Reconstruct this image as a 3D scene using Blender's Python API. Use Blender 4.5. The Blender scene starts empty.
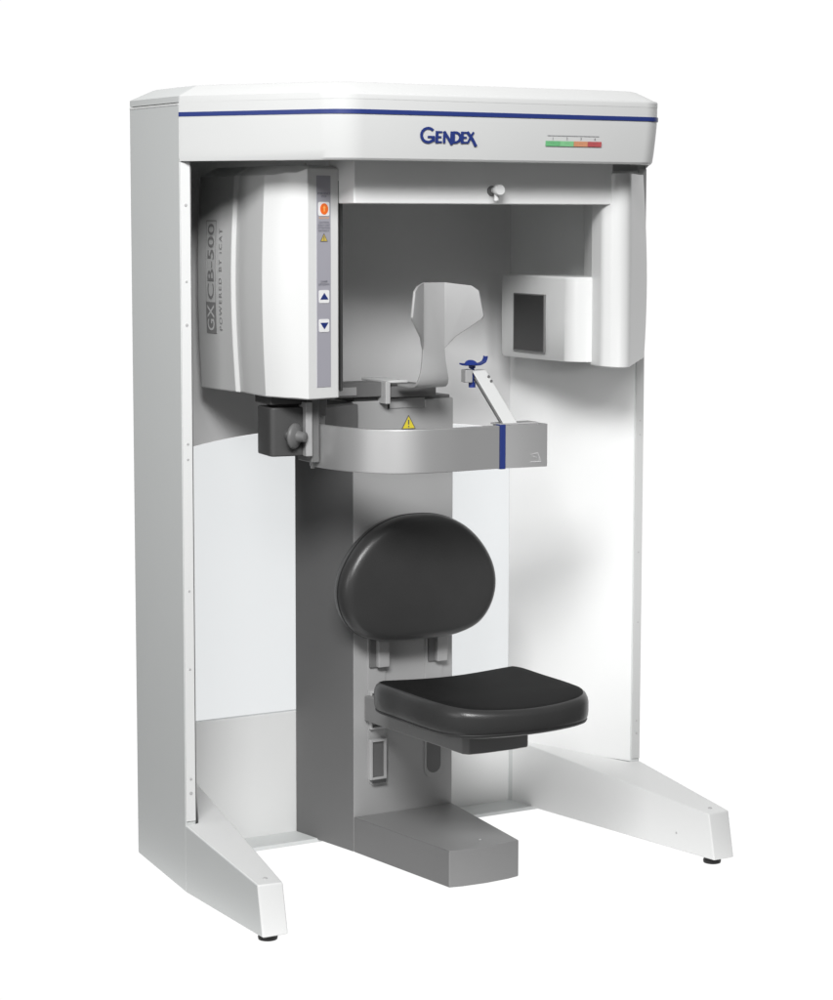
import bpy, bmesh, math
from mathutils import Vector, Matrix
import colorsys

scene = bpy.context.scene
COL = scene.collection
W = 1.2752
CX = W / 2

# ------------------------------------------------------------------ materials
def lin(c):
    c = c / 255.0
    return c / 12.92 if c <= 0.04045 else ((c + 0.055) / 1.055) ** 2.4

def mat(name, rgb, rough=0.45, spec=0.4, noise=0.03, scale=9.0, bump=0.0, bscale=900.0, coat=0.0, metal=0.0):
    m = bpy.data.materials.new(name); m.use_nodes = True
    nt = m.node_tree; n = nt.nodes; l = nt.links
    b = n['Principled BSDF']
    b.inputs['Roughness'].default_value = rough
    b.inputs['Specular IOR Level'].default_value = spec
    b.inputs['Coat Weight'].default_value = coat
    b.inputs['Metallic'].default_value = metal
    tc = n.new('ShaderNodeTexCoord')
    nz = n.new('ShaderNodeTexNoise'); nz.inputs['Scale'].default_value = scale; nz.inputs['Detail'].default_value = 5
    l.new(tc.outputs['Object'], nz.inputs['Vector'])
    mx = n.new('ShaderNodeMix'); mx.data_type = 'RGBA'
    c = [x for x in rgb]
    mx.inputs[6].default_value = [max(0, x * (1 - noise)) for x in c] + [1]
    mx.inputs[7].default_value = [min(1, x * (1 + noise)) for x in c] + [1]
    l.new(nz.outputs['Fac'], mx.inputs[0]); l.new(mx.outputs[2], b.inputs['Base Color'])
    if bump > 0:
        n2 = n.new('ShaderNodeTexNoise'); n2.inputs['Scale'].default_value = bscale; n2.inputs['Detail'].default_value = 2
        l.new(tc.outputs['Object'], n2.inputs['Vector'])
        bp = n.new('ShaderNodeBump'); bp.inputs['Strength'].default_value = bump; bp.inputs['Distance'].default_value = 0.0006
        l.new(n2.outputs['Fac'], bp.inputs['Height']); l.new(bp.outputs['Normal'], b.inputs['Normal'])
    return m

def g(v): return (v, v, v)
M = {}
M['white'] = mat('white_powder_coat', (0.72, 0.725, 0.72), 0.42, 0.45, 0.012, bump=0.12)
M['side'] = mat('side_panel_paint', (0.585, 0.60, 0.595), 0.5, 0.35, 0.012, bump=0.12)  # greyed white; part of the side panels' shade sits in this colour
M['header'] = mat('header_paint', (0.575, 0.58, 0.575), 0.36, 0.5, 0.012, bump=0.1)
M['lid'] = mat('lid_paint', (0.63, 0.635, 0.63), 0.4, 0.45, 0.01)
M['wall'] = mat('inner_wall_paint', (0.86, 0.865, 0.86), 0.5, 0.35, 0.015, bump=0.1)
M['rearup'] = mat('upper_rear_panel_paint', g(0.66), 0.5, 0.3, 0.02, bump=0.1)
M['rear'] = mat('rear_panel_paint', (0.70, 0.705, 0.70), 0.5, 0.3, 0.02, bump=0.1)
M['cover'] = mat('housing_cover_paint', (0.68, 0.685, 0.68), 0.3, 0.5, 0.01, bump=0.05)
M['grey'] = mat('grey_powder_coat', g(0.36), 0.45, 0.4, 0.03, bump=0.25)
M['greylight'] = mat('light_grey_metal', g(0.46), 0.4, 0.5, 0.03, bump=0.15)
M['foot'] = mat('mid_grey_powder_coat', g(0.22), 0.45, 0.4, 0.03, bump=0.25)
M['pedside'] = mat('grey_side_shade_paint', g(0.14), 0.5, 0.35, 0.03, bump=0.25)  # darker grey carrying the shade of side faces and slots
M['band'] = mat('silver_grey_paint', g(0.66), 0.45, 0.6, 0.02, bump=0.1, metal=0.8)
M['head'] = mat('headrest_paint', g(0.37), 0.42, 0.4, 0.02, bump=0.12)
M['dark'] = mat('charcoal_metal', g(0.065), 0.45, 0.4, 0.05, bump=0.2)
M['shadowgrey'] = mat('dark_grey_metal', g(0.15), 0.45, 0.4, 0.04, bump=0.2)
M['bracket'] = mat('mid_grey_bracket_paint', g(0.20), 0.45, 0.4, 0.04, bump=0.2)
M['black'] = mat('black_rubber', g(0.018), 0.5, 0.4, 0.1)
M['vinyltop'] = mat('black_vinyl_top_shade', g(0.013), 0.62, 0.08, 0.12, 14, bump=0.35, bscale=420)  # seat vinyl darkened, shade of the top put into the colour
M['vinylseat'] = mat('black_seat_vinyl', g(0.038), 0.30, 0.42, 0.12, 14, bump=0.5, bscale=420)
M['vinyl'] = mat('black_vinyl', g(0.040), 0.31, 0.42, 0.12, 14, bump=0.5, bscale=420)
M['blue'] = mat('navy_blue_paint', (0.018, 0.034, 0.165), 0.4, 0.4, 0.03)
M['bluecup'] = mat('blue_plastic', (0.016, 0.035, 0.20), 0.35, 0.5, 0.05)
M['panel'] = mat('control_panel_film', (0.345, 0.34, 0.38), 0.4, 0.4, 0.02)
M['print'] = mat('grey_lettering_print', g(0.30), 0.5, 0.3, 0.03)
M['printdk'] = mat('dark_lettering_print', (0.10, 0.10, 0.12), 0.5, 0.3, 0.03)
M['key'] = mat('white_button_film', g(0.78), 0.35, 0.5, 0.02)
M['orange'] = mat('orange_button', (0.85, 0.16, 0.02), 0.35, 0.5, 0.05)
M['amber'] = mat('amber_print', (0.90, 0.42, 0.12), 0.4, 0.4, 0.03)
M['yellow'] = mat('warning_yellow', (0.72, 0.60, 0.05), 0.4, 0.4, 0.03)
M['ochre'] = mat('ochre_print', (0.55, 0.42, 0.08), 0.4, 0.4, 0.03)
M['green'] = mat('green_print', (0.14, 0.42, 0.19), 0.4, 0.4, 0.15, 60)
M['green2'] = mat('light_green_print', (0.20, 0.48, 0.24), 0.4, 0.4, 0.15, 60)
M['orangebar'] = mat('terracotta_print', (0.55, 0.25, 0.14), 0.4, 0.4, 0.15, 60)
M['redbar'] = mat('red_print', (0.42, 0.085, 0.09), 0.4, 0.4, 0.15, 60)
M['sensor'] = mat('sensor_window', g(0.028), 0.3, 0.5, 0.08, 30)

def glass():
    m = bpy.data.materials.new('milky_acrylic'); m.use_nodes = True
    nt = m.node_tree; n = nt.nodes; l = nt.links; n.clear()
    o = n.new('ShaderNodeOutputMaterial'); mx = n.new('ShaderNodeMixShader')
    t = n.new('ShaderNodeBsdfTransparent'); t.inputs[0].default_value = (0.915, 0.925, 0.93, 1)
    p = n.new('ShaderNodeBsdfPrincipled'); p.inputs['Base Color'].default_value = (.75, .76, .77, 1)
    p.inputs['Roughness'].default_value = 0.12
    mx.inputs[0].default_value = 0.10
    l.new(t.outputs[0], mx.inputs[1]); l.new(p.outputs[0], mx.inputs[2]); l.new(mx.outputs[0], o.inputs[0])
    return m
M['glass'] = glass()

# ------------------------------------------------------------------ helpers
root = bpy.data.objects.new('dental_scanner', None)
COL.objects.link(root)
root.location = (CX, 0, 0)
root.empty_display_size = 0.2
root['label'] = 'white and grey dental x-ray scanner booth with a black padded seat and backrest'
root['category'] = 'dental scanner'

def link(name, bm, m, parent=None, smooth=35, bevel=0.0, seg=2, label=None):
    me = bpy.data.meshes.new(name)
    bmesh.ops.recalc_face_normals(bm, faces=bm.faces[:])
    bm.to_mesh(me); bm.free()
    me.materials.append(M[m] if isinstance(m, str) else m)
    o = bpy.data.objects.new(name, me); COL.objects.link(o)
    p = parent or root
    o.parent = p
    o.matrix_parent_inverse = Matrix.Translation(-root.location)
    if p is not root:
        o.matrix_parent_inverse = Matrix.Identity(4)
    if bevel > 0:
        b = o.modifiers.new('bevel', 'BEVEL'); b.width = bevel; b.segments = seg
        b.limit_method = 'ANGLE'; b.angle_limit = math.radians(28); b.harden_normals = True
        for f in me.polygons: f.use_smooth = True
        me.set_sharp_from_angle(angle=math.radians(smooth))
    elif smooth:
        for f in me.polygons: f.use_smooth = True
        me.set_sharp_from_angle(angle=math.radians(smooth))
    if label: o['label'] = label
    return o

def prism(bm, pts, z0, z1, top=None):
    """vertical prism; z0/z1 numbers or per-vertex lists; top = other plan for the upper ring"""
    n = len(pts)
    zb = z0 if isinstance(z0, (list, tuple)) else [z0] * n
    zt = z1 if isinstance(z1, (list, tuple)) else [z1] * n
    tp = top or pts
    a = [bm.verts.new((p[0], p[1], z)) for p, z in zip(pts, zb)]
    b = [bm.verts.new((p[0], p[1], z)) for p, z in zip(tp, zt)]
    bm.faces.new(a[::-1]); bm.faces.new(b)
    for i in range(n):
        j = (i + 1) % n
        bm.faces.new((a[i], a[j], b[j], b[i]))
    return bm

def loft(rings, cap0=True, cap1=True, closed=True):
    bm = bmesh.new()
    R = [[bm.verts.new(p) for p in r] for r in rings]
    n = len(rings[0])
    for A, B in zip(R, R[1:]):
        for i in range(n if closed else n - 1):
            j = (i + 1) % n
            bm.faces.new((A[i], A[j], B[j], B[i]))
    if cap0: bm.faces.new(R[0][::-1])
    if cap1: bm.faces.new(R[-1])
    return bm

def box(bm, x0, x1, y0, y1, z0, z1):
    return prism(bm, [(x0, y0), (x1, y0), (x1, y1), (x0, y1)], z0, z1)

def nb(): return bmesh.new()

def quadbox(bm, O, u, v, w):
    """box from corner O and three edge vectors"""
    O, u, v, w = map(Vector, (O, u, v, w))
    c = [O, O + u, O + u + v, O + v]
    a = [bm.verts.new(p) for p in c]; b = [bm.verts.new(p + w) for p in c]
    bm.faces.new(a[::-1]); bm.faces.new(b)
    for i in range(4):
        j = (i + 1) % 4; bm.faces.new((a[i], a[j], b[j], b[i]))
    return bm

def cyl(bm, c, axis, profile, n=32, ref=None):
    """lathe about axis through c; profile = [(dist along axis, radius)]"""
    a = Vector(axis).normalized(); c = Vector(c)
    u = a.orthogonal().normalized(); v = a.cross(u)
    R = []
    for t, r in profile:
        R.append([bm.verts.new(c + a * t + (u * math.cos(2 * math.pi * k / n) + v * math.sin(2 * math.pi * k / n)) * r) for k in range(n)])
    for A, B in zip(R, R[1:]):
        for i in range(n):
            j = (i + 1) % n; bm.faces.new((A[i], A[j], B[j], B[i]))
    bm.faces.new(R[0][::-1]); bm.faces.new(R[-1])
    return bm

def rounded(pts, radii, seg=6):
    """plan polygon with rounded corners"""
    out = []; n = len(pts)
    for i, p in enumerate(pts):
        r = radii[i]
        if r <= 0: out.append(tuple(p)); continue
        P = Vector(p); A = Vector(pts[i - 1]) - P; B = Vector(pts[(i + 1) % n]) - P
        A.normalize(); B.normalize()
        ang = A.angle(B); t = r / math.tan(ang / 2)
        C = P + (A + B).normalized() * (r / math.sin(ang / 2))
        s = P + A * t - C; e = P + B * t - C
        tot = s.angle_signed(e) if False else None
        a0 = math.atan2(s.y, s.x); a1 = math.atan2(e.y, e.x)
        d = (a1 - a0 + math.pi) % (2 * math.pi) - math.pi
        for k in range(seg + 1):
            a = a0 + d * k / seg
            out.append((C.x + r * math.cos(a), C.y + r * math.sin(a)))
    return out

def frame(O, u, v):
    """matrix whose X = u, Y = v, Z = outward normal, at O"""
    u = Vector(u).normalized(); v = Vector(v); v = (v - u * v.dot(u)).normalized(); w = u.cross(v)
    return Matrix(((u.x, v.x, w.x, O[0]), (u.y, v.y, w.y, O[1]), (u.z, v.z, w.z, O[2]), (0, 0, 0, 1)))

def flat(polys, F, thick=0.0012):
    """extruded flat polygons given in the frame F"""
    bm = nb()
    for i_, P in enumerate(polys):
        a = [bm.verts.new(F @ Vector((x, y, 0))) for x, y in P]
        b = [bm.verts.new(F @ Vector((x, y, thick + i_ * 1.2e-5))) for x, y in P]
        bm.faces.new(a[::-1]); bm.faces.new(b)
        for i in range(len(P)):
            j = (i + 1) % len(P); bm.faces.new((a[i], a[j], b[j], b[i]))
    return bm

def stroke(pts, w):
    """polyline -> list of quads + round-ish joints, in 2D"""
    out = []
    for A, B in zip(pts, pts[1:]):
        A = Vector(A); B = Vector(B); d = (B - A)
        if d.length < 1e-9: continue
        d.normalize(); nrm = Vector((-d.y, d.x)) * w / 2
        A2 = A - d * w * 0.25; B2 = B + d * w * 0.25
        out.append([tuple(A2 + nrm), tuple(A2 - nrm), tuple(B2 - nrm), tuple(B2 + nrm)])
    return out

def text(name, s, F, size, m, parent, sx=1.0, spacing=1.0, align='LEFT', thick=0.0008, bold=0.0):
    cu = bpy.data.curves.new(name, 'FONT'); cu.body = s; cu.size = size; cu.align_x = align
    cu.space_character = spacing; cu.resolution_u = 3; cu.offset = bold
    o = bpy.data.objects.new(name + '_src', cu); COL.objects.link(o)
    bpy.context.view_layer.update()
    me0 = bpy.data.meshes.new_from_object(o.evaluated_get(bpy.context.evaluated_depsgraph_get()))
    bpy.data.objects.remove(o); bpy.data.curves.remove(cu)
    bm = nb(); bm.from_mesh(me0); bpy.data.meshes.remove(me0)
    for v in bm.verts: v.co = F @ Vector((v.co.x * sx, v.co.y, thick))
    me = bpy.data.meshes.new(name); bm.to_mesh(me); bm.free(); me.materials.append(M[m])
    ob = bpy.data.objects.new(name, me); COL.objects.link(ob); ob.parent = parent
    ob.matrix_parent_inverse = Matrix.Identity(4) if parent is not root else Matrix.Translation(-root.location)
    return ob

def side_faces(o, m, test):
    o.data.materials.append(M[m])
    for f in o.data.polygons:
        if test(f.normal, f.center): f.material_index = 1
def mx(p, s):   # mirror plan point: s = 0 left, 1 right
    return (W - p[0], p[1]) if s else p

# ------------------------------------------------------------------ setting
bm = nb()
vs = [bm.verts.new((x, y, -0.0195)) for x, y in rounded([(-0.10, -0.55), (W + 0.25, -0.55), (W + 0.25, 0.75), (-0.10, 0.75)], [.12] * 4, 8)]
bm.faces.new(vs)
me = bpy.data.meshes.new('floor'); bm.to_mesh(me); bm.free()
fl = bpy.data.objects.new('floor', me); COL.objects.link(fl)
fl['kind'] = 'structure'
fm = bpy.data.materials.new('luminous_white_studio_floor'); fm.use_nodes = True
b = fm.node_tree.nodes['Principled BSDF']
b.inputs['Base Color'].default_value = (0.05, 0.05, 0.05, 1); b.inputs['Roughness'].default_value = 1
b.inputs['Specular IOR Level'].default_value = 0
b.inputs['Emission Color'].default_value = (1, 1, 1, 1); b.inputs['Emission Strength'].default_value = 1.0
me.materials.append(fm)

# ------------------------------------------------------------------ side panels (frame uprights)
T, D, S, DB = 0.0257, 0.2732, 0.181, 0.3393
for s in (0, 1):
    bm = nb()
    plan = [mx(p, s) for p in [(0, 0), (T, 0.0), (S, DB), (S, DB + 0.0055), (0.075, DB + 0.0055), (0, D)]]
    zb = [0, 0.0, 0.0, 0.0, 0.02, 0.028]
    prism(bm, plan, zb, 1.795)
    # subdivide nothing; outer skin
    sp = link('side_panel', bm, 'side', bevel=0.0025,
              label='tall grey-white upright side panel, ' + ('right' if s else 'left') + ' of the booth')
    # inner lining on the splayed face: bright right, left darkened in place of shade
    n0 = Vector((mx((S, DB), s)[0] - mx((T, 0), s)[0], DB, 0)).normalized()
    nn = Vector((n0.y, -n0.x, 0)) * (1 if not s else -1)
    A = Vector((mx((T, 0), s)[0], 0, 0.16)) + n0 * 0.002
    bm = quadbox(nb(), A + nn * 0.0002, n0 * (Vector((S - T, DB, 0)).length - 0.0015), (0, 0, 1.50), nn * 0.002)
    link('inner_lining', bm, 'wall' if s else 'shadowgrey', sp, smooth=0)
    # front trim strip and its screws
    bm = nb(); x0, x1 = sorted((mx((0.0015, 0), s)[0], mx((T - 0.001, 0), s)[0]))
    box(bm, x0, x1, -0.003, 0.0005, 0.166, 1.664)
    fs = link('front_trim', bm, 'header' if s else 'white', sp, bevel=0.0008)
    for (z, r) in ((z_, r_ * (.6 if s else .85)) for z_, r_ in ((1.57, .004), (1.40, .003), (1.303, .0042), (1.035, .0035), (1.0, .003), (0.70, .003), (0.52, .003), (0.265, .0035), (0.232, .0045))):
        bm = cyl(nb(), (mx((0.013, 0), s)[0], -0.003, z), (0, -1, 0), [(0, r), (0.0012, r), (0.0016, r * .6)], 14)
        link('screw', bm, 'greylight', sp)
    # thin reveal line below the lid
    bm = nb(); x = mx((0, 0), s)[0]; dx = -0.0012 if not s else 0.0012
    a, b2 = sorted((x, x + dx)); box(bm, a, b2, 0.002, D - 0.002, 1.7905, 1.7945)
    link('panel_seam', bm, 'white', sp, smooth=0)

# ------------------------------------------------------------------ legs
for s in (0, 1):
    L, LB, TW = 0.372, 0.396, 0.0605
    pb = [mx(p, s) for p in [(-0.0008, -0.0002), (-0.0008, -LB + .002), (0.006, -LB), (TW, -LB), (S - 0.004, DB - 0.004), (T + 0.006, 0.001)]]
    pt = [mx(p, s) for p in [(-0.0008, -0.0002), (-0.0008, -L + .002), (0.006, -L), (TW, -L), (S - 0.004, DB - 0.004), (T + 0.006, 0.001)]]
    zt = [0.158, 0.111, 0.110, 0.109, 0.172, 0.159]
    bm = prism(nb(), pb, 0.0, zt, top=pt)
    lg = link('leg', bm, 'white', bevel=0.0035, seg=3,
              label='white tapering wedge-shaped floor leg, ' + ('right' if s else 'left') + ' of the booth')
    side_faces(lg, 'side', lambda n_, c_: (n_.x < -.9) if not s else (n_.x > .9))  # outer flanks greyed, their shade is put into the paint
    c = mx((0.033, -0.352), s)
    link('glide_foot', cyl(nb(), (c[0], c[1], 0), (0, 0, -1), [(-0.004, .016), (0.005, .019), (0.012, .022), (0.0175, .021), (0.0185, .018)], 28), 'black', lg)
    c = mx((0.033, -0.340), s)
    zz = 0.1145
    link('bolt', cyl(nb(), (c[0], c[1], zz - .003), (0, 0, 1), [(0, .005), (0.0035, .005), (0.0045, .0035)], 16), 'greylight', lg)
    if s:
        q0 = Vector((W - TW, -L + .02)); q1 = Vector((W - S, DB))
        q = q0.lerp(q1, 0.12)
        link('bolt', cyl(nb(), (q.x - .004, q.y, 0.042), (-1, -.15, 0), [(-.006, .003), (0.0015, .003), (0.002, .002)], 16), 'greylight', lg)

# ------------------------------------------------------------------ header
P1, P2 = (0.222, -0.35), (W - 0.222, -0.35)
def hdr_path(inset=0.0, allround=0.0, n=8):
    """plan outline of the header, front corners inset by `inset`, whole outline by `allround`"""
    a = allround; i = inset
    pts = [(a, 0 + a * .2), (P1[0] + i * .6 + a * .45, P1[1] + i + a), (P2[0] - i * .6 - a * .45, P2[1] + i + a), (W - a, 0 + a * .2),
           (W - a, D - a * .6), (W - 0.07 - a * .2, DB + 0.024 - a), (0.07 + a * .2, DB + 0.024 - a), (a, D - a * .6)]
    return rounded(pts, [0.012, 0.10, 0.06, 0.02, 0.02, 0.02, 0.02, 0.01], n)
FZ = [(1.672, .024), (1.666, .019), (1.667, .014), (1.671, .0105), (1.69, .0075), (1.72, .0042), (1.75, .0012), (1.77, 0.0), (1.800, 0.0), (1.806, 0.001), (1.811, 0.004)]
rings = []
# front fascia as a full cap: the header's rear sides only start at z 1.80 where the side panels end
def ringat(z, i, a=0.0):
    r = hdr_path(i, a)
    return [(x, y, z) for x, y in r]
bm = nb()
rings = [ringat(z, i) for z, i in FZ] + [ringat(1.818, .006, .006), ringat(1.842, .010, .034), ringat(1.847, .012, .042)]
# keep everything behind y=0 above the side panels
rr = []
for R in rings:
    q = []
    for (x, y, z) in R:
        if y > 0.0005 and z < 1.797: z = 1.797
        q.append((x, y, z))
    rr.append(q)
# close fascia lower part with its own rear: build two solids
front = []
for z, i in FZ[:9]:
    r = [p for p in hdr_path(i) if p[1] <= 0.004]
    r = [(max(x, 0.0), min(y, 0.0), z) for x, y in r]
    front.append(r)
n = len(front[0])
R = [[bm.verts.new(p) for p in r] for r in front]
for A, B in zip(R, R[1:]):
    for k in range(n - 1): bm.faces.new((A[k], A[k + 1], B[k + 1], B[k]))
# underside with lip recess
inner = [bm.verts.new((x * 0.93 + CX * 0.07, min(y + 0.03, -0.0001) if y > -.2 else y + .03, 1.672)) for (x, y, z) in front[0]]
inner2 = [bm.verts.new((v.co.x, v.co.y, 1.690)) for v in inner]
for k in range(n - 1):
    bm.faces.new((R[0][k + 1], R[0][k], inner[k], inner[k + 1]))
    bm.faces.new((inner[k + 1], inner[k], inner2[k], inner2[k + 1]))
bm.faces.new(inner2)
top = [bm.verts.new((x, y, 1.8005)) for (x, y, z) in front[-1]]
for k in range(n - 1): bm.faces.new((R[-1][k], R[-1][k + 1], top[k + 1], top[k]))
header = link('header', bm, 'header', smooth=30, label='white bowed header cabinet across the top of the booth')
rings = [ringat(1.7965, -.0006)] + [ringat(1.8065, -.0006), ringat(1.8100, .001), ringat(1.8125, .004, .004), ringat(1.8335, .006, .046), ringat(1.836, .008, .054)]
lid = link('lid', loft(rings), 'header', header, smooth=25)
side_faces(lid, 'lid', lambda n_, c_: n_.z > .35)
lid.data.materials.append(M['side'])
for f in lid.data.polygons:
    if abs(f.normal.x) > .25 and abs(f.normal.y) < .22 * abs(f.normal.x) and abs(f.center.x - CX) > .5: f.material_index = 2  # end faces greyed so the colour carries their shade
# ceiling inside the booth
bm = nb(); prism(bm, [(T + .004, 0.0), (W - T - .004, 0.0), (W - S, DB), (S, DB)], 1.686, 1.794)
link('ceiling_panel', bm, 'side', header, smooth=0)

def hdr_strip(z0, z1, off, i0=0.0):
    r = [p for p in hdr_path(i0 - off) if p[1] <= 0.004]
    r = [(x + (-off if x < CX else off) * (0.6 if y > -.3 else .2), y - (off * .5)) for x, y in r]
    # cut back the very ends so the strip starts at the front corner
    a = [(x, min(y, 0.0), z0) for x, y in r]; b = [(x, min(y, 0.0), z1) for x, y in r]
    bmm = nb(); A = [bmm.verts.new(p) for p in a]; B = [bmm.verts.new(p) for p in b]
    A2 = [bmm.verts.new((x * .996 + CX * .004, y + .003, z)) for x, y, z in a]; B2 = [bmm.verts.new((x * .996 + CX * .004, y + .003, z)) for x, y, z in b]
    for k in range(len(A) - 1):
        bmm.faces.new((A[k], A[k + 1], B[k + 1], B[k]))
        bmm.faces.new((A2[k], A[k], B[k], B2[k])) if k == 0 else None
        bmm.faces.new((B[k], B[k + 1], B2[k + 1], B2[k])); bmm.faces.new((A[k + 1], A[k], A2[k], A2[k + 1]))
    return bmm
link('blue_stripe', hdr_strip(1.765, 1.7745, 0.0016), 'blue', header, smooth=40)

# lettering: GENDEX drawn as strokes
yl = -0.3475
FH = frame((0.4165, yl + .0003, 1.7042), (1, 0, 0), (0, -0.07, 1))
def X(p): return p
u = 0.0385     # small cap height
P = []
wS = 0.0080
def arc(cx, cy, rx, ry, a0, a1, n=14):
    return [(cx + rx * math.cos(math.radians(a0 + (a1 - a0) * k / n)), cy + ry * math.sin(math.radians(a0 + (a1 - a0) * k / n))) for k in range(n + 1)]
# G
P += stroke(arc(0.0215, 0.0262, 0.0185, 0.0215, 48, 330, 20), wS)
P += stroke([(0.022, 0.021), (0.0385, 0.021)], wS * .75)
P += stroke([(0.0368, 0.021), (0.0368, 0.009)], wS)
# E
x = 0.0465
P += stroke([(x, 0.004), (x, 0.0375)], wS) + stroke([(x, 0.0365), (x + .0135, 0.0365)], wS * .68) + stroke([(x, 0.0212), (x + .0115, 0.0212)], wS * .68) + stroke([(x, 0.0055), (x + .0135, 0.0055)], wS * .68)
# N
x = 0.0675
P += stroke([(x, 0.004), (x, 0.0375)], wS * .85) + stroke([(x, 0.037), (x + .0215, 0.0005)], wS) + stroke([(x + .0205, -0.001), (x + .0205, 0.0375)], wS * .85)
# D
x = 0.0945
P += stroke([(x, 0.004), (x, 0.0375)], wS * .8) + stroke([(x, 0.0365)] + arc(x + .004, 0.021, 0.0145, 0.0155, 90, -90, 12) + [(x, 0.0055)], wS * .85)
# E
x = 0.1185
P += stroke([(x, 0.004), (x, 0.0375)], wS) + stroke([(x, 0.0365), (x + .0135, 0.0365)], wS * .68) + stroke([(x, 0.0212), (x + .0115, 0.0212)], wS * .68) + stroke([(x, 0.0055), (x + .0135, 0.0055)], wS * .68)
# X
P += stroke([(0.1345, 0.0045), (0.1500, 0.0375)], wS * .7)
P += stroke([(0.1335, 0.037), (0.1475, 0.0165), (0.158, -0.004)], wS * 1.08)
link('lettering', flat([[(a * .90, b * .70) for a, b in q] for q in P], FH, 0.0004), 'blue', header, smooth=0)

# status scale: four colour cells, line, four tick marks
FS = frame((0.744, yl + .0008, 1.704), (1, 0, 0), (0, -0.07, 1))
cw = 0.0382
for k, m_ in enumerate(['green', 'green2', 'orangebar', 'redbar']):
    link('status_cell', flat([[(k * cw, 0), ((k + 1) * cw - .0006, 0), ((k + 1) * cw - .0006, 0.0115), (k * cw, .0115)]], FS, .0009), m_, header, smooth=0)
bm = flat([[(0.004 , .0232), (0.145, .0232), (0.145, .0239), (0.004, .0239)]] , FS, .0005)
link('scale_line', bm, 'printdk', header, smooth=0)
for k in range(4):
    text('scale_number', str(k + 1), FS @ Matrix.Translation((k * cw + .019, .0145, 0)), 0.0085, 'printdk', header, align='CENTER', thick=.0006)
    text('scale_caption', ['LOW', 'MED', 'HIGH', 'MAX'][k] if False else '- - -', FS @ Matrix.Translation((k * cw + .019, .0048, 0)), 0.007, 'printdk', header, align='CENTER', thick=.0013)

# ------------------------------------------------------------------ rear wall
bm = nb(); box(bm, S - .004, W - S + .004, DB, DB + .02, 0.0, 0.312)
rl = link('lower_rear_panel', bm, 'rear', bevel=0.002)
N = 28
arch = [(S - .004 + (W - 2 * S + .008) * k / N, 0.990 + 0.033 * (1 - abs(2 * k / N - 1) ** 3)) for k in range(N + 1)]
bm = nb()
a = [(x, z) for x, z in arch] + [(W - S + .004, 1.79), (S - .004, 1.79)]
A = [bm.verts.new((x, DB, z)) for x, z in a]; B = [bm.verts.new((x, DB + .02, z)) for x, z in a]
bm.faces.new(A); bm.faces.new(B[::-1])
for i in range(len(a)):
    j = (i + 1) % len(a); bm.faces.new((A[i], B[i], B[j], A[j]))
link('upper_rear_panel', bm, 'rearup', smooth=30)
bm = nb()
a = [(x, z - .0015) for x, z in arch] + [(W - S + .004, 0.3135), (S - .004, 0.3135)]
A = [bm.verts.new((x, DB + .0008, z)) for x, z in a]; B = [bm.verts.new((x, DB + .005, z)) for x, z in a]
bm.faces.new(A); bm.faces.new(B[::-1])
for i in range(len(a)):
    j = (i + 1) % len(a); bm.faces.new((A[i], B[i], B[j], A[j]))
link('window_pane', bm, 'glass', smooth=0, label='milky translucent rear window with an arched top')
bm = nb(); prism(bm, [(0.14, 0.25), (W - 0.14, 0.25), (W - S, DB - .0005), (S, DB - .0005)], -0.006, 0.004)
link('base_plate', bm, 'side', bevel=0.0015)

# ------------------------------------------------------------------ pedestal
XL, XR = 0.497, W - 0.497
bm = nb(); prism(bm, [(XL, .107), (XR, .107), (XR + .038, DB - .001), (XL - .038, DB - .001)], 0.0, 1.104)
ped = link('pedestal', bm, 'grey', bevel=0.003, seg=3)
side_faces(ped, 'pedside', lambda n_, c_: abs(n_.x) > .8)  # sides darkened by normal, shade painted into the same cabinet
bm = nb(); box(bm, XL + .006, XR - .006, .113, .30, 1.1038, 1.112)
link('top_plate', bm, 'shadowgrey', ped, bevel=.002)
# base foot of the pedestal
fr = [(0.542, -.272), (0.575, -.279), (CX, -.283), (W - 0.575, -.279), (W - 0.542, -.272)]
bm = nb(); prism(bm, [(XL + .0005, .1065)] + fr + [(XR - .0005, .1065)], 0.0, 0.088)
ft = link('pedestal_foot', bm, 'foot', bevel=0.003, seg=3, label='grey tapering floor foot of the centre pedestal')
side_faces(ft, 'pedside', lambda n_, c_: abs(n_.x) > .8)  # foot sides painted darker to stand for shade
link('bolt', cyl(nb(), (0.655, -0.225, 0.087), (0, 0, 1), [(0, .003), (0.002, .003), (0.0025, .002)], 12), 'greylight', ft)

def slot_plan(x0, x1, z0, z1):
    r = (x1 - x0) / 2
    pts = [(x1, z1), (x0, z1)] + [(x0 + r - r * math.cos(math.pi * k / 12), z0 + r - r * math.sin(math.pi * k / 12)) for k in range(13)]
    return pts
def xzprism(pts, y0, y1):
    bm = nb(); A = [bm.verts.new((x, y0, z)) for x, z in pts]; B = [bm.verts.new((x, y1, z)) for x, z in pts]
    bm.faces.new(A); bm.faces.new(B[::-1])
    for i in range(len(pts)):
        j = (i + 1) % len(pts); bm.faces.new((A[i], B[i], B[j], A[j]))
    return bm
for s, (x0, x1) in enumerate([(.536, .586), (.698, .748)]):
    tr = link('track', xzprism(slot_plan(x0, x1, .158, .57), .1035, .108), 'grey', ped, bevel=.0015)
    # recessed darker inlay of the track
# brackets of the backrest
for (x0, x1) in ((.556, .587), (.722, .752)):
    bm = nb(); box(bm, x0, x1, .085, .104, .455, .60)
    link('backrest_bracket', bm, 'grey', ped, bevel=.002)
    bm = nb(); box(bm, x0 - .017, x0, .097, .1045, .455, .60)
    link('bracket_flange', bm, 'shadowgrey', ped, bevel=.001)
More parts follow.
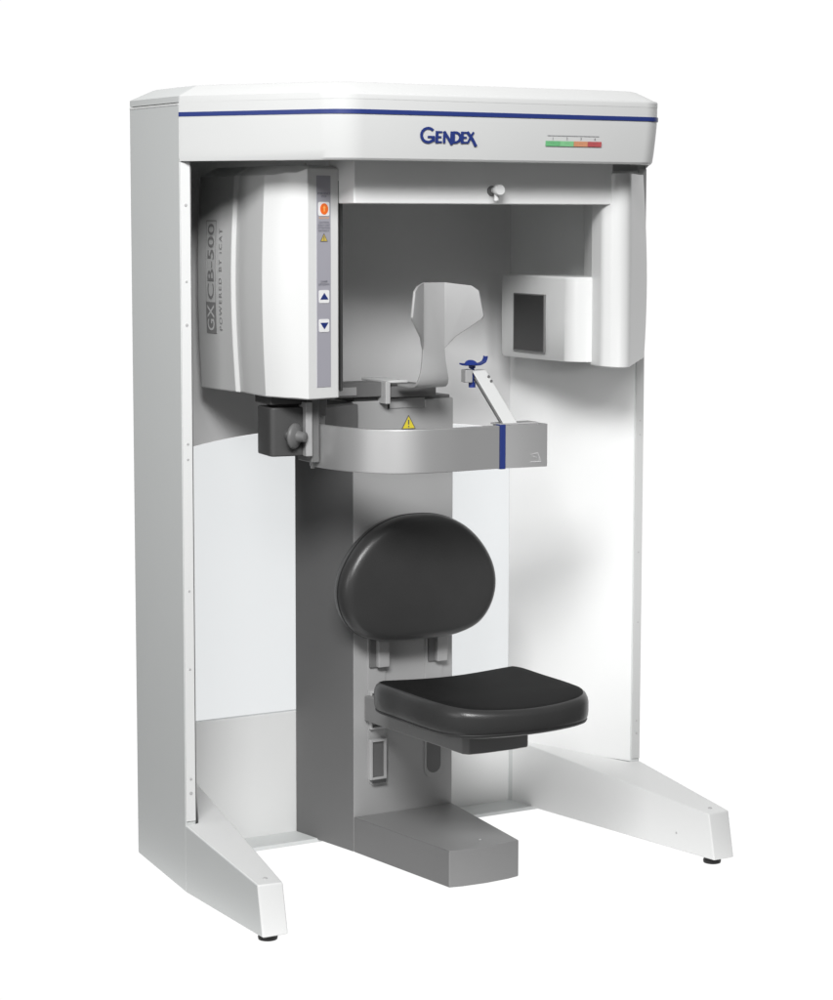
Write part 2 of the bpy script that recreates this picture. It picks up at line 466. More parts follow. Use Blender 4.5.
# slot window frames
def rectframe(x0, x1, z0, z1, y0, y1, t):
    bm = nb()
    box(bm, x0, x0 + t, y0, y1, z0, z1); box(bm, x1 - t, x1, y0, y1, z0, z1)
    box(bm, x0 + t, x1 - t, y0, y1, z0, z0 + t); box(bm, x0 + t, x1 - t, y0, y1, z1 - t, z1)
    return bm
f1 = link('slot_frame', rectframe(.539, .584, .176, .276, .094, .104, .006), 'greylight', ped, bevel=.001)
bm = nb(); box(bm, .546, .577, .1000, .1037, .183, .269); link('slot_recess_shade', bm, 'shadowgrey', ped, smooth=0)  # dark plate in the frame stands for the slot's inner shade
bm = nb(); box(bm, .5425, .581, .092, .0935, .168, .176); link('slot_latch', bm, 'dark', ped, smooth=0)
f2 = link('slot_frame', rectframe(.539, .590, .302, .396, .094, .104, .005), 'greylight', ped, bevel=.001)
link('slot_recess_shade', xzprism(slot_plan(.703, .743, .172, .330), .1027, .1037), 'pedside', ped, bevel=.0005)  # flush dark plate, shade of the slot given by colour

# warning label
def warning(name, cx, z, h, F, parent, m1='yellow'):
    o = link(name, flat([[(-h * .58, 0), (h * .58, 0), (0, h)]], F, .0009), m1, parent, smooth=0)
    def lines(w): return stroke([(-h * .58, 0), (h * .58, 0)], w) + stroke([(h * .58, 0), (0, h)], w) + stroke([(0, h), (-h * .58, 0)], w)
    ins = lines(h * .05) + stroke([(0, h * .66), (0, h * .34)], h * .10) + stroke([(0, h * .2), (0, h * .14)], h * .10)
    link('warning_symbol', flat(ins, F, .0014), 'printdk', parent, smooth=0)
    return o
warning('warning_label', 0, 0, .032, frame((.651, .1065, 1.033), (1, 0, 0), (0, 0, 1)), ped)

# ------------------------------------------------------------------ backrest
def catmull(pts, sub=6):
    out = []; n = len(pts)
    for i in range(n):
        p0, p1, p2, p3 = (Vector(pts[(i + k - 1) % n]) for k in range(4))
        for k in range(sub):
            t = k / sub
            out.append(0.5 * ((2 * p1) + (-p0 + p2) * t + (2 * p0 - 5 * p1 + 4 * p2 - p3) * t * t + (-p0 + 3 * p1 - 3 * p2 + p3) * t ** 3))
    return out
half = [(0, .838), (.062, .832), (.122, .808), (.172, .765), (.206, .71), (.2165, .655), (.203, .602), (.168, .560), (.112, .538), (.05, .532)]
outl = [(x, z) for x, z in half] + [(0, .531)] + [(-x, z) for x, z in half[:0:-1]]
outl = catmull(outl)
cz = .68
def ringY(inset, y, bow=0.0):
    r = []
    for p in outl:
        d = Vector((p.x, p.y - cz)); L_ = d.length
        q = d * ((L_ - inset) / L_)
        r.append((CX + .002 + q.x, y - .017, cz - .006 + q.y))
    return r
prof = [(.03, .098), (.012, .096), (.003, .088), (0, .078), (0, .058), (.0012, .049), (.0045, .0405), (.010, .034), (.0165, .0302), (.023, .0285), (.029, .0278), (.04, .0272), (.07, .0262), (.11, .0256), (.135, .0254)]
bm = loft([ringY(i, y) for i, y in prof])
bk = link('backrest', bm, 'vinyl', smooth=80, label='black padded kidney-shaped backrest')
bm = loft([ringY(i, y) for i, y in [(.0, .070), (-.0012, .068), (-.0012, .065), (.0, .063)]], False, False)
link('welt_seam', bm, 'black', bk, smooth=60)
bm = nb(); box(bm, .545, W - .545, .078, .1045, .585, .73)
link('mounting_plate', bm, 'shadowgrey', bk, bevel=.002)

# ------------------------------------------------------------------ seat
sp_ = [(-.205, -.09), (-.208, -.20), (-.207, -.31), (-.192, -.395), (-.135, -.447), (0, -.470), (.135, -.447), (.192, -.395), (.207, -.31), (.208, -.20), (.205, -.09), (.17, -.066), (0, -.062), (-.17, -.066)]
so = catmull(sp_)
cy = -.265; DX, DY = .004, -.016
def ringZ(inset, z, dome=0.0):
    r = []
    for p in so:
        d = Vector((p.x, p.y - cy)); L_ = d.length
        q = d * ((L_ - inset) / L_)
        zz = z + dome * (0.010 * (abs(q.x) / .2) ** 2 - 0.006 - 0.006 * max(0, -(q.y) - .1) / .1)
        r.append((CX + DX + q.x * .985, cy + DY + q.y, zz))
    return r
sprof = [(.05, .387, 0), (.024, .388, 0), (.013, .391, 0), (.005, .398, 0), (.001, .408, 0), (0, .420, 0), (0, .438, .1), (.0015, .4465, .3), (.006, .4545, .6), (.013, .4605, .8), (.022, .4635, .95), (.030, .4645, 1), (.05, .4650, 1), (.10, .4652, 1), (.16, .4652, 1)]
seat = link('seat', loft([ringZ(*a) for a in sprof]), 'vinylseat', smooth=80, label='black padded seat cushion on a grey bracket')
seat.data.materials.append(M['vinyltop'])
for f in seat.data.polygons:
    if f.normal.z > .93 and f.center.z > .45: f.material_index = 1  # upward faces take the darker vinyl as painted shade
link('welt_seam', loft([ringZ(i, z) for i, z in [(.008, .3935), (.0045, .3945), (.0025, .3985), (.004, .4005)]], False, False), 'black', seat, smooth=60)
sbp = [(.527, .1045), (.548, -.318), (.559, -.332), (.60, -.337), (W - .60, -.337), (W - .559, -.332), (W - .548, -.318), (W - .527, .1045)]
bm = prism(nb(), sbp, .324, .3865)
link('seat_bracket', bm, 'bracket', seat, bevel=.003, seg=3)

# ------------------------------------------------------------------ crossbeam
bm = nb(); box(bm, .330, 1.030, -.205, -.09, 1.574, 1.684)
beam = link('crossbeam', bm, 'wall', bevel=.003)
link('latch_knob', cyl(nb(), (.693, -.205, 1.606), (-.10, -1, 0), [(0, .007), (.026, .007), (.027, .0125), (.038, .0128), (.041, .011)], 28), 'cover', beam, smooth=40)
link('latch_pin', cyl(nb(), (.689, -.228, 1.602), (0, 0, -1), [(0, .0055), (.020, .0055), (.0215, .004)], 18), 'cover', beam, smooth=40)
link('latch_socket', cyl(nb(), (.690, -.2052, 1.604), (0, -1, 0), [(-.001, .012), (.004, .0115), (.005, .009)], 28), 'shadowgrey', beam, smooth=40)

# ------------------------------------------------------------------ x-ray tube housing (left)
def bowed(plan, zs, flagsx, inner_top, ztop):
    pass
tA, tB, tC, tD, tE = (.178, .275), (.190, .10), (.182, -.058), (.243, -.150), (.328, -.134)
def tube_plan(k):
    # k = bulge of the outer cover in metres
    r = []
    def off(p, d, a): return (p[0] + d[0] * a, p[1] + d[1] * a)
    A0 = off(tA, (-1, .0), k * .7); B0 = off(tB, (-1, -.1), k); C0 = off(tC, (-.9, -.4), k); D0 = off(tD, (-.3, -.3), k * .0); E0 = tE
    B1 = (B0[0] - .0045, B0[1] + .004); B2 = (B0[0] + .0045, B0[1] - .003)
    r.append((A0[0] + .012, A0[1] + .010)); r.append(A0)
    r.append((A0[0] + .003, A0[1] - .05))
    r.append(B1); r.append(B2)
    r.append(C0)
    # gentle cylinder from C to D
    for t in (.25, .5, .75):
        x = C0[0] + (D0[0] - C0[0]) * t; y = C0[1] + (D0[1] - C0[1]) * t
        bow = math.sin(math.pi * t) * .006
        r.append((x - bow * .8, y - bow * .6))
    r.append(D0)
    r += [E0, (.338, -.120), (.342, .0), (.336, .20), (.30, .285)]
    return r
NT = 14
rings = []
for k in range(NT + 1):
    t = k / NT; z = 1.1405 + t * (1.6375 - 1.1405)
    b = math.sin(math.pi * t) * .011
    pl = tube_plan(b)
    ring = []
    for i, (x, y) in enumerate(pl):
        zz = z
        # the front end is a little taller and lower than the back
        wgt = 1.0 if i >= 9 and i <= 12 else (0.35 if i in (7, 8) else 0.0)
        zz += wgt * (0.014 * t - 0.003 * (1 - t))
        ring.append((x, y, zz))
    rings.append(ring)
base = rings[0]
c0 = (.262, .05)
def shrink(ring, a, dz): return [(x + (c0[0] - x) * a, y + (c0[1] - y) * a * .6, z + dz) for x, y, z in ring]
# rear part of the top slopes up to the crown
topr = []
for i, (x, y, z) in enumerate(rings[-1]):
    a = .30
    topr.append((x + (c0[0] + .03 - x) * a, y + (c0[1] - y) * .10, 1.6585))
rings2 = [shrink(base, .05, -.002)] + rings + [topr]
tube = link('x_ray_tube_housing', loft(rings2), 'cover', bevel=.0028, seg=2, smooth=24,
            label='rounded off-white x-ray tube cover with a grey button strip')
# control panel strip on the front face
uF = Vector((tE[0] - tD[0], tE[1] - tD[1], 0)).normalized()
nF = Vector((uF.y, -uF.x, 0))
def FT(dx, z, off=0.0003):
    p = Vector((tD[0], tD[1], 0)) + uF * dx + nF * off
    return frame((p.x, p.y, z), uF, (0, 0, 1))
w0, w1 = .0245, .0640
cp = link('control_panel', flat([[(0, 0), (w1 - w0, 0), (w1 - w0, .473), (0, .473)]], FT(w0, 1.163, -.0005), .0016), 'panel', tube, smooth=0)
pc = (w1 - w0) / 2 + w0
def sq(h, r=.004):
    return rounded([(-h, -h), (h, -h), (h, h), (-h, h)], [r] * 4, 4)
link('stop_button', flat([sq(.0155)], FT(pc, 1.562, .001), .0014), 'key', tube, smooth=0)
link('stop_button', flat([arc(0, 0, .0112, .0125, 0, 345, 23)], FT(pc, 1.562, .001), .0024), 'orange', tube, smooth=0)
link('stop_symbol', flat(stroke([(0, -.005), (0, .004)], .003) + stroke([(-.003, .002), (0, .006), (.003, .002)], .0018), FT(pc, 1.562, .001), .0029), 'amber', tube, smooth=0)
for up_, z in ((1, 1.3665), (-1, 1.3015)):
    link('arrow_button', flat([sq(.0145)], FT(pc, z, .001), .0014), 'key', tube, smooth=0)
    h = .0065 * up_
    link('arrow_symbol', flat([[(-.0115, -h), (.0115, -h), (0, h * 1.3)]], FT(pc, z, .001), .0021), 'blue', tube, smooth=0)
text('button_caption', 'EMERGENCY\nSTOP', FT(pc, 1.594, .0012), .0065, 'printdk', tube, align='CENTER')
text('button_caption', 'PUSH STOP', FT(pc, 1.540, .0012), .0055, 'amber', tube, align='CENTER')
text('button_caption', 'CAUTION\nX-RAY UNIT\nATTENTION\nRAYONS X', FT(pc, 1.530, .0012), .0062, 'printdk', tube, align='CENTER')
text('button_caption', 'CHAIR\nUP DOWN', FT(pc, 1.398, .0012), .0065, 'printdk', tube, align='CENTER')
warning('warning_sticker', 0, 0, .017, FT(pc, 1.490, .0010), tube, 'ochre')
link('gasket', flat([[(0, 0), (.006, 0), (.006, .47), (0, .47)]], FT(.0875, 1.155, -.004), .003), 'black', tube, smooth=0)
bm = nb(); prism(bm, [(.335, -.128), (.349, -.118), (.352, .19), (.338, .19)], 1.150, 1.640)
link('rear_shell', bm, 'dark', tube, bevel=.003)
link('cover_screw', cyl(nb(), (.262, -.10, 1.657), (0, 0, 1), [(0, .004), (.005, .004), (.006, .003)], 14), 'greylight', tube)
# side lettering, reads upwards on the outer cover
def outer_pt(Y, z):
    t = (z - 1.1405) / (1.6375 - 1.1405); b = math.sin(math.pi * t) * .011
    pl = tube_plan(b); A0 = pl[2]; B1 = pl[3]
    f = (Y - A0[1]) / (B1[1] - A0[1])
    return A0[0] + (B1[0] - A0[0]) * f
def skin_text(name, s, y, z0, size, m_, sx, spacing=1.0, bold=0.0, polys=None, lift=.0012, fit=.1):
    """text (or polygons) running upwards on the outer cover; glyph up = towards -Y? up of letters points to +Y (back)"""
    if polys is None:
        cu = bpy.data.curves.new(name, 'FONT'); cu.body = s; cu.size = size; cu.space_character = spacing; cu.offset = bold; cu.resolution_u = 3
        o = bpy.data.objects.new('src', cu); COL.objects.link(o); bpy.context.view_layer.update()
        m0 = bpy.data.meshes.new_from_object(o.evaluated_get(bpy.context.evaluated_depsgraph_get()))
        bpy.data.objects.remove(o); bm = nb(); bm.from_mesh(m0)
    else:
        bm = nb()
        for P_ in polys: bm.faces.new([bm.verts.new((a, b, 0)) for a, b in P_])
    bmesh.ops.triangulate(bm, faces=bm.faces[:])
    bmesh.ops.subdivide_edges(bm, edges=[e for e in bm.edges if e.calc_length() > .03], cuts=4)
    xs_ = [v.co.x for v in bm.verts]; x0_ = min(xs_); wd_ = max(xs_) - x0_
    for v in bm.verts:
        if polys is None: v.co.x = (v.co.x - x0_) / wd_; sx = fit
        z = z0 + v.co.x * sx; Y = y + v.co.y
        v.co = Vector((outer_pt(Y, z) - lift, Y, z))
    me = bpy.data.meshes.new(name); bm.to_mesh(me); bm.free(); me.materials.append(M[m_])
    ob = bpy.data.objects.new(name, me); COL.objects.link(ob); ob.parent = tube
    return ob
zb, zt = 1.272, 1.532
yb = .182; hh = .052
skin_text('nameplate', '', yb, zb, 0, 'print', 1, polys=[[(0, 0), (.073, 0), (.073, hh), (0, hh)]])
skin_text('lettering', 'GX', yb + .0095, zb + .006, .050, 'key', 1, lift=.0018, bold=.0006, fit=.061)
skin_text('lettering', 'CB-500', yb + .0095, zb + .080, .047, 'print', 1, lift=.0014, bold=.0002, fit=.176)
tl = .0018
skin_text('nameplate_border', '', yb, zb, 0, 'print', 1, polys=[
    [(.073, 0), (.262, 0), (.262, tl), (.073, tl)], [(.073, hh - tl), (.262, hh - tl), (.262, hh), (.073, hh)],
    [(.262, 0), (.2638, 0), (.2638, hh), (.262, hh)]])
skin_text('lettering', 'POWERED BY iCAT', .150, 1.281, .0215, 'print', 1, spacing=1.35, lift=.0014, fit=.236)

# ------------------------------------------------------------------ detector housing (right)
zb = 1.195
bx = rounded([(1.000, .24), (.9785, -.128), (1.10, -.142), (1.10, .24)], [.010, .058, 0, 0], 14)
bm = loft([[(x + (1.04 - x) * .05, y + (.05 - y) * .03, zb - .002 + .003 * (1 - (y + .13) / .37)) for x, y in bx],
           [(x, y, zb + .002 + .003 * (y + .13) / .37) for x, y in bx],
           [(x - .002, y, 1.30) for x, y in bx],
           [(x, y, 1.396) for x, y in bx],
           [(x + (1.05 - x) * .06, y + (.05 - y) * .03, 1.401) for x, y in bx]])
det = link('detector_housing', bm, 'cover', smooth=32, label='off-white sensor box with a dark rectangular window')
arm = rounded([(1.024, -.128), (1.014, -.185), (1.046, -.248), (1.228, -.058), (1.215, .015), (1.10, .02)], [.004, .028, .034, .014, .01, 0], 10)
def ao(p, k):
    x, y = p
    f = max(0, (x - 1.05) / .16)
    return (x + k * f, y - k * .5 * f)
rings = []
for k in range(13):
    t = k / 12; z = 1.1925 + t * (1.6475 - 1.1925); b = .010 * math.sin(math.pi * (t * .8 + .2)) - .002
    ring = []
    for p in arm:
        x, y = ao(p, b)
        z2 = z + (.006 * max(0, (x - 1.08) / .14) * (1 - t) - .004 * (1 - t) * max(0, (-.15 - y) / .08))
        ring.append((x, y, z2))
    rings.append(ring)
rings = [[(x + (1.08 - x) * .05, y + (-.08 - y) * .05, z - .003) for x, y, z in rings[0]]] + rings + [[(x + (1.08 - x) * .08, y + (-.08 - y) * .08, z + .005) for x, y, z in rings[-1]]]
link('detector_arm', loft(rings), 'cover', smooth=32)
# window set in the face of the box
a = Vector((.9955, .168, 0)); b_ = Vector((.9872, .010, 0))
a = Vector((1.000 + (-.020) * (.24 - .165) / .285, .165, 0)); b_ = Vector((1.000 - .020 * (.24 - .012) / .285, .012, 0))
uu = (b_ - a).normalized()
FW = frame((a.x, a.y, 1.213), uu, (0, 0, 1))
wl = (b_ - a).length
link('sensor_window', flat([[(0, 0), (wl, 0), (wl, .141), (0, .141)]], FW, .0042), 'sensor', det, smooth=0)
link('window_rim', flat(stroke([(0, 0), (wl, 0)], .003) + stroke([(wl, 0), (wl, .141)], .003) + stroke([(wl, .141), (0, .141)], .003) + stroke([(0, .141), (0, 0)], .003), FW, .0046), 'shadowgrey', det, smooth=0)

# ------------------------------------------------------------------ head support arm (left block, bar) and band
bm = nb(); prism(bm, rounded([(.199, -.048), (.292, -.060), (.300, .03), (.212, .05)], [.012, .004, .004, .01], 4), 1.000, 1.112)
hb = link('hinge_block', bm, 'dark', bevel=.004, seg=3, label='charcoal hinge block with a grey clamp knob')
bm = nb(); prism(bm, [(.201, -.044), (.292, -.050), (.300, .04), (.210, .055)], 1.118, 1.146)
link('hinge_cap', bm, 'dark', hb, bevel=.003)
bm = nb(); prism(bm, [(.235, -.02), (.292, -.03), (.295, .04), (.24, .05)], 1.110, 1.120)
link('hinge_neck', bm, 'dark', hb)
bm = nb(); prism(bm, [(.274, -.078), (.290, -.080), (.300, -.02), (.282, -.02)], 1.000, 1.124)
link('hinge_plate', bm, 'grey', hb, bevel=.0025)
bm = nb(); prism(bm, [(.292, -.07), (.312, -.072), (.318, .0), (.298, .01)], .984, 1.136)
link('hinge_plate', bm, 'shadowgrey', hb, bevel=.0025)
link('clamp_knob', cyl(nb(), (.246, -.060, 1.048), (.55, -.84, -.05), [(-.006, .010), (.001, .012), (.002, .026), (.006, .0295), (.010, .0295), (.014, .026), (.018, .014), (.028, .0115), (.036, .0115), (.038, .009)], 32), 'shadowgrey', hb, smooth=50)
link('clamp_spindle', cyl(nb(), (.244, -.052, 1.048), (.1, -1, 0), [(-.01, .014), (.006, .014), (.008, .012)], 20), 'dark', hb, smooth=50)
# bar from the pedestal to the hinge
bm = nb(); prism(bm, [(.30, .095), (.585, .095), (.585, .16), (.30, .16)], 1.1145, 1.150)
sb = link('support_bar', bm, 'shadowgrey', bevel=.003)
bm = nb(); box(bm, .352, .500, .0925, .0955, 1.120, 1.140); link('bar_inlay', bm, 'grey', sb, bevel=.001)
bm = nb(); prism(bm, [(.30, -.02), (.36, -.02), (.36, .10), (.30, .10)], 1.085, 1.128); link('bar_elbow', bm, 'shadowgrey', sb, bevel=.003)
bm = nb(); prism(bm, [(.312, .0), (.50, .085), (.50, .13), (.312, .06)], 1.035, 1.100); link('bar_bracket', bm, 'shadowgrey', sb, bevel=.003)
bm = nb(); prism(bm, [(.325, -.012), (.365, .0), (.365, .006), (.325, .0)], 1.056, 1.098); link('bar_inlay', bm, 'grey', sb, bevel=.001)

ctrl = [(.313, -.020), (.316, -.09), (.328, -.155), (.352, -.212), (.392, -.258), (.445, -.284), (.52, -.292), (.60, -.291), (.664, -.288)]
def crv(pts, sub=6):
    out = []; n = len(pts)
    for i in range(n - 1):
        p0 = Vector(pts[max(i - 1, 0)]); p1 = Vector(pts[i]); p2 = Vector(pts[i + 1]); p3 = Vector(pts[min(i + 2, n - 1)])
        for k in range(sub):
            t = k / sub
            out.append(0.5 * ((2 * p1) + (-p0 + p2) * t + (2 * p0 - 5 * p1 + 4 * p2 - p3) * t * t + (-p0 + 3 * p1 - 3 * p2 + p3) * t ** 3))
    out.append(Vector(pts[-1])); return out
c = crv(ctrl)
th = .016
inn = []
for i, p in enumerate(c):
    d = (c[min(i + 1, len(c) - 1)] - c[max(i - 1, 0)]).normalized()
    nrm = Vector((-d.y, d.x))      # towards inside (patient side)
    if nrm.dot(Vector((CX, -.05)) - p) < 0: nrm = -nrm
    inn.append(p + nrm * th)
bm = prism(nb(), [tuple(p) for p in c] + [tuple(p) for p in inn[::-1]], .9715, 1.0705)
bd = link('support_band', bm, 'band', bevel=.0018, smooth=30, label='silver-grey curved band sweeping from the hinge block round the front')
bm = nb(); prism(bm, [(.665, -.2895), (.6785, -.2905), (.6785, -.268), (.665, -.268)], .9700, 1.0725)
link('blue_stripe', bm, 'blue', bd, bevel=.001)
bm = nb(); prism(bm, rounded([(.679, -.288), (.787, -.300), (.790, -.236), (.679, -.235)], [0, .002, .006, 0], 3), .9715, 1.0705)
eb = link('band_end_block', bm, 'band', bd, bevel=.0018)
bm = cyl(nb(), (.314, -.034, .9675), (0, 0, 1), [(0, .005), (.107, .005)], 16); link('hinge_pin', bm, 'greylight', bd)
FE = frame((.744, -.2958, .984), (.108, -.012, 0), (0, 0, 1))
link('maker_emblem', flat(stroke([(0, 0), (.026, 0)], .0022) + stroke([(.0, .017), (.018, .020), (.024, .003)], .0014) + stroke([(.004, .013), (.014, .010)], .0014), FE, .0009), 'greylight', bd, smooth=0)

# ------------------------------------------------------------------ chin rest
bm = nb()
b0, t0 = Vector((.697, -.268, 1.070)), Vector((.6475, -.205, 1.194))
dv = t0 - b0
quadbox(bm, b0 + Vector((-.016, -.012, 0)), (.036, -.004, 0), (0.008, .022, 0), dv)
cr = link('chin_rest_arm', bm, 'header', bevel=.002, label='slanting light grey bar carrying the blue chin cup')
bm = nb(); quadbox(bm, b0 + Vector((-.0205, -.011, .0)), (.0045, -.0005, 0), (0.010, .026, 0), dv * .86)
link('arm_dark_side', bm, 'shadowgrey', cr, bevel=.001)  # darker slab along the left face of the arm
bm = nb(); quadbox(bm, (.6125, -.2205, 1.166), (.0185, -.002, 0), (.006, .03, 0), (0, 0, .030))
link('arm_head', bm, 'grey', cr, bevel=.002)
bm = nb(); box(bm, .668, .772, -.284, -.240, 1.0706, 1.0745); link('arm_base', bm, 'grey', cr, bevel=.0015)
for k in (0.80, .88):
    q = b0 + dv * k + Vector((.016, -.017, 0)); link('screw', cyl(nb(), q, (0, -1, 0), [(0, .0035), (.002, .003)], 12), 'shadowgrey', cr)
bm = cyl(nb(), (.638, -.208, 1.150), (0, 0, 1), [(0.004, .008), (.016, .008), (.0165, .005), (.048, .005), (.0485, .0075), (.053, .008)], 24)
link('chin_post', bm, 'bluecup', cr, smooth=40)
# cup: saddle strip with a domed lobe on the left and a lip on the right
bm = nb()
prof = [(-.034, 1.2065), (-.025, 1.2055), (-.010, 1.2045), (.008, 1.2045), (.017, 1.2065), (.0235, 1.210), (.027, 1.216), (.028, 1.222)]
rows = []
for dx, z in prof:
    wd = .015 if dx < .012 else .010
    rows.append([Vector((.644 + dx, -.212 + e, z + t)) for e, t in ((-wd, .002), (-wd * .5, 0), (0, -.001), (wd * .5, 0), (wd, .001), (wd, .0045), (0, .003), (-wd, .0045))])
RR = [[bm.verts.new(p) for p in r] for r in rows]
for A, B in zip(RR, RR[1:]):
    for k in range(8): bm.faces.new((A[k], A[(k + 1) % 8], B[(k + 1) % 8], B[k]))
bm.faces.new(RR[0][::-1]); bm.faces.new(RR[-1])
link('chin_cup', bm, 'bluecup', cr, bevel=.001, smooth=50)
bm = nb()
A = []
for dy in (-.023, -.018):
    A.append([bm.verts.new((.621 + .0165 * math.cos(math.pi * k / 14), -.212 + dy + .006 * math.sin(math.pi * k / 14), 1.2075 + .0115 * math.sin(math.pi * k / 14))) for k in range(15)])
for k in range(14): bm.faces.new((A[0][k], A[0][k + 1], A[1][k + 1], A[1][k]))
bm.faces.new(A[0]); bm.faces.new(A[1][::-1]); bm.faces.new((A[0][0], A[1][0], A[1][-1], A[0][-1]))
link('chin_lobe', bm, 'bluecup', cr, smooth=30)

# ------------------------------------------------------------------ headrest (folded plate)
y0 = -.035
def plate(quads_pts, off):
    pass
hv = {}
front = {
    'ftl': (-.030, y0, 1.391), 'ftr': (.030, y0, 1.391), 'fbl': (-.030, y0 + .001, 1.234), 'fbr': (.030, y0 + .001, 1.234),
    'r1': (.074, y0 - .050, 1.384), 'r2': (.0885, y0 - .060, 1.372), 'r3': (.0985, y0 - .066, 1.313), 'r4': (.094, y0 - .063, 1.305), 'r5': (.047, y0 - .020, 1.262), 'r6': (.038, y0 - .009, 1.247),
}
for k in list(front):
    if k[0] == 'r':
        x, y, z = front[k]; front['l' + k[1]] = (-x, y, z)
bm = nb()
neck = []
# centre strip running down and curling backwards under
cs = [(1.391, 0, .030), (1.234, .001, .030), (1.205, .000, .0325), (1.180, -.001, .0365), (1.163, .001, .041), (1.152, .007, .0435), (1.146, .016, .0445), (1.1435, .03, .0445), (1.143, .05, .0445), (1.143, .095, .0445)]
V = {}
for k, (x, y, z) in front.items(): V[k] = bm.verts.new((CX + x, y, z))
Ls = [V['ftl'], V['fbl']]; Rs = [V['ftr'], V['fbr']]
for z, dy, hw in cs[2:]:
    Ls.append(bm.verts.new((CX - hw, y0 + dy, z))); Rs.append(bm.verts.new((CX + hw, y0 + dy, z)))
for i in range(len(Ls) - 1): bm.faces.new((Ls[i], Rs[i], Rs[i + 1], Ls[i + 1]))
bm.faces.new((V['ftr'], V['r1'], V['r2'], V['r3'], V['r4'], V['r5'], V['r6'], V['fbr']))
bm.faces.new((V['ftl'], V['fbl'], V['l6'], V['l5'], V['l4'], V['l3'], V['l2'], V['l1']))
me_r = link('headrest', bm, 'head', smooth=25, label='light grey folded headrest plate with two forward wings')
so_ = me_r.modifiers.new('solid', 'SOLIDIFY'); so_.thickness = .006; so_.offset = 0.0
bv = me_r.modifiers.new('bevel', 'BEVEL'); bv.width = .0012; bv.segments = 2; bv.limit_method = 'ANGLE'; bv.angle_limit = math.radians(40)
bm = nb(); prism(bm, [(.583, .084), (.716, .084), (.716, .25), (.583, .25)], 1.1125, 1.1385)
link('headrest_bracket', bm, 'shadowgrey', me_r, bevel=.002)
bm = nb(); prism(bm, [(.569, .074), (.5825, .074), (.5825, .16), (.569, .16)], 1.098, 1.152)
link('bracket_end_plate', bm, 'greylight', me_r, bevel=.002)
bm = nb(); prism(bm, [(.5828, .090), (.640, .090), (.640, .22), (.5828, .22)], 1.1465, 1.153)
link('bracket_top_plate', bm, 'cover', me_r, bevel=.002)
bm = nb(); prism(bm, [(.594, .1045), (.696, .1045), (.696, .1068), (.594, .1068)], 1.084, 1.1085)
link('headrest_clamp', bm, 'grey', me_r, bevel=.001)
for x, m_ in ((.592, 'black'), (.694, 'greylight')):
    bm = nb(); box(bm, x, x + .004, .1025, .1046, 1.084, 1.102); link('clamp_slot', bm, m_, me_r, smooth=0)

# ------------------------------------------------------------------ camera
cam = bpy.data.cameras.new('camera'); co = bpy.data.objects.new('camera', cam); COL.objects.link(co)
yaw, pitch, roll = math.radians(30.301), math.radians(6.2307), math.radians(0.0948)
fw = Vector((math.sin(yaw) * math.cos(pitch), math.cos(yaw) * math.cos(pitch), -math.sin(pitch)))
rt = Vector((math.cos(yaw), -math.sin(yaw), 0)); up = rt.cross(fw)
r2 = rt * math.cos(roll) + up * math.sin(roll); u2 = -rt * math.sin(roll) + up * math.cos(roll)
Mx = Matrix(((r2.x, u2.x, -fw.x, -2.1713), (r2.y, u2.y, -fw.y, -4.7622), (r2.z, u2.z, -fw.z, 1.5462), (0, 0, 0, 1)))
co.matrix_world = Mx
cam.sensor_fit = 'HORIZONTAL'; cam.sensor_width = 36.0; cam.lens = 36.0 * 2324.46 / 833.0
cam.shift_x = 0.0; cam.shift_y = -(500 - 469.99) / 833.0
cam.clip_start = 0.1; cam.clip_end = 200
scene.camera = co

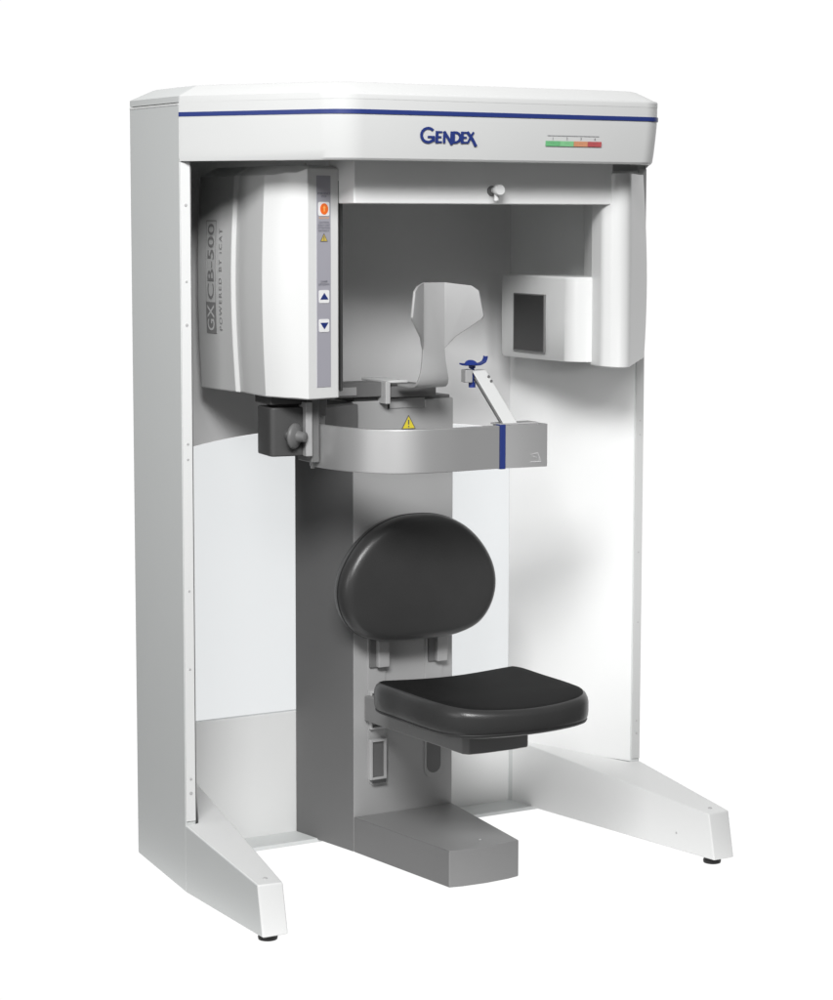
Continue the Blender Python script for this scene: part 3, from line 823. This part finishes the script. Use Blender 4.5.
# ------------------------------------------------------------------ light
world = bpy.data.worlds.new('World'); scene.world = world; world.use_nodes = True
nt = world.node_tree; n = nt.nodes; l = nt.links
bg = n['Background']
tc = n.new('ShaderNodeTexCoord')
dt = n.new('ShaderNodeVectorMath'); dt.operation = 'DOT_PRODUCT'; dt.inputs[1].default_value = (math.sin(yaw), math.cos(yaw), 0.0)
l.new(tc.outputs['Generated'], dt.inputs[0])
mr = n.new('ShaderNodeMapRange'); mr.interpolation_type = 'SMOOTHSTEP'
mr.inputs['From Min'].default_value = 0.45; mr.inputs['From Max'].default_value = 0.72
mr.inputs['To Min'].default_value = 0.12; mr.inputs['To Max'].default_value = 1.02
l.new(dt.outputs['Value'], mr.inputs['Value']); l.new(mr.outputs['Result'], bg.inputs['Color'])
bg.inputs['Strength'].default_value = 1.0

def area(name, loc, target, size, power, size_y=None):
    L_ = bpy.data.lights.new(name, 'AREA'); L_.energy = power; L_.shape = 'DISK' if size_y is None else 'RECTANGLE'
    L_.size = size
    if size_y: L_.size_y = size_y
    o = bpy.data.objects.new(name, L_); COL.objects.link(o); o.location = loc
    o.rotation_euler = (Vector(target) - Vector(loc)).to_track_quat('-Z', 'Y').to_euler()
    return o
def az(a, e, d, c=(CX, 0, 1.0)):
    a = math.radians(a); e = math.radians(e)
    return (c[0] + d * math.sin(a) * math.cos(e), c[1] - d * math.cos(a) * math.cos(e), c[2] + d * math.sin(e))
area('key_softbox', az(-36, 31, 5.0), (CX, 0, 0.9), 1.9, 258, 1.0)
area('front_fill', az(-10, 31, 5.0), (CX, 0, 0.7), 1.3, 42)  # added fill for the front faces and rear wall
sl = bpy.data.lights.new('wall_fill_spot', 'SPOT'); sl.energy = 240; sl.spot_size = math.radians(17); sl.spot_blend = 1.0; sl.shadow_soft_size = .25  # added spot, there only to brighten the right inner wall
so2 = bpy.data.objects.new('wall_fill_spot', sl); COL.objects.link(so2); so2.location = az(-14, 9, 4.2, (1.16, .15, .72))
so2.rotation_euler = (Vector((1.16, .15, .72)) - so2.location).to_track_quat('-Z', 'Y').to_euler()
area('side_fill', az(-72, 12, 4.5), (CX, 0, 1.2), 1.7, 27)  # added fill to lighten the left tube cover
area('top_fill', (CX, .5, 3.9), (CX, .1, 1.8), 1.4, 16)  # added overhead fill to brighten the lid

scene.view_settings.view_transform = 'Standard'; scene.view_settings.look = 'None'
scene.view_settings.exposure = 0; scene.view_settings.gamma = 1
scene.cycles.max_bounces = 8; scene.cycles.transparent_max_bounces = 12
scene.cycles.use_denoising = True
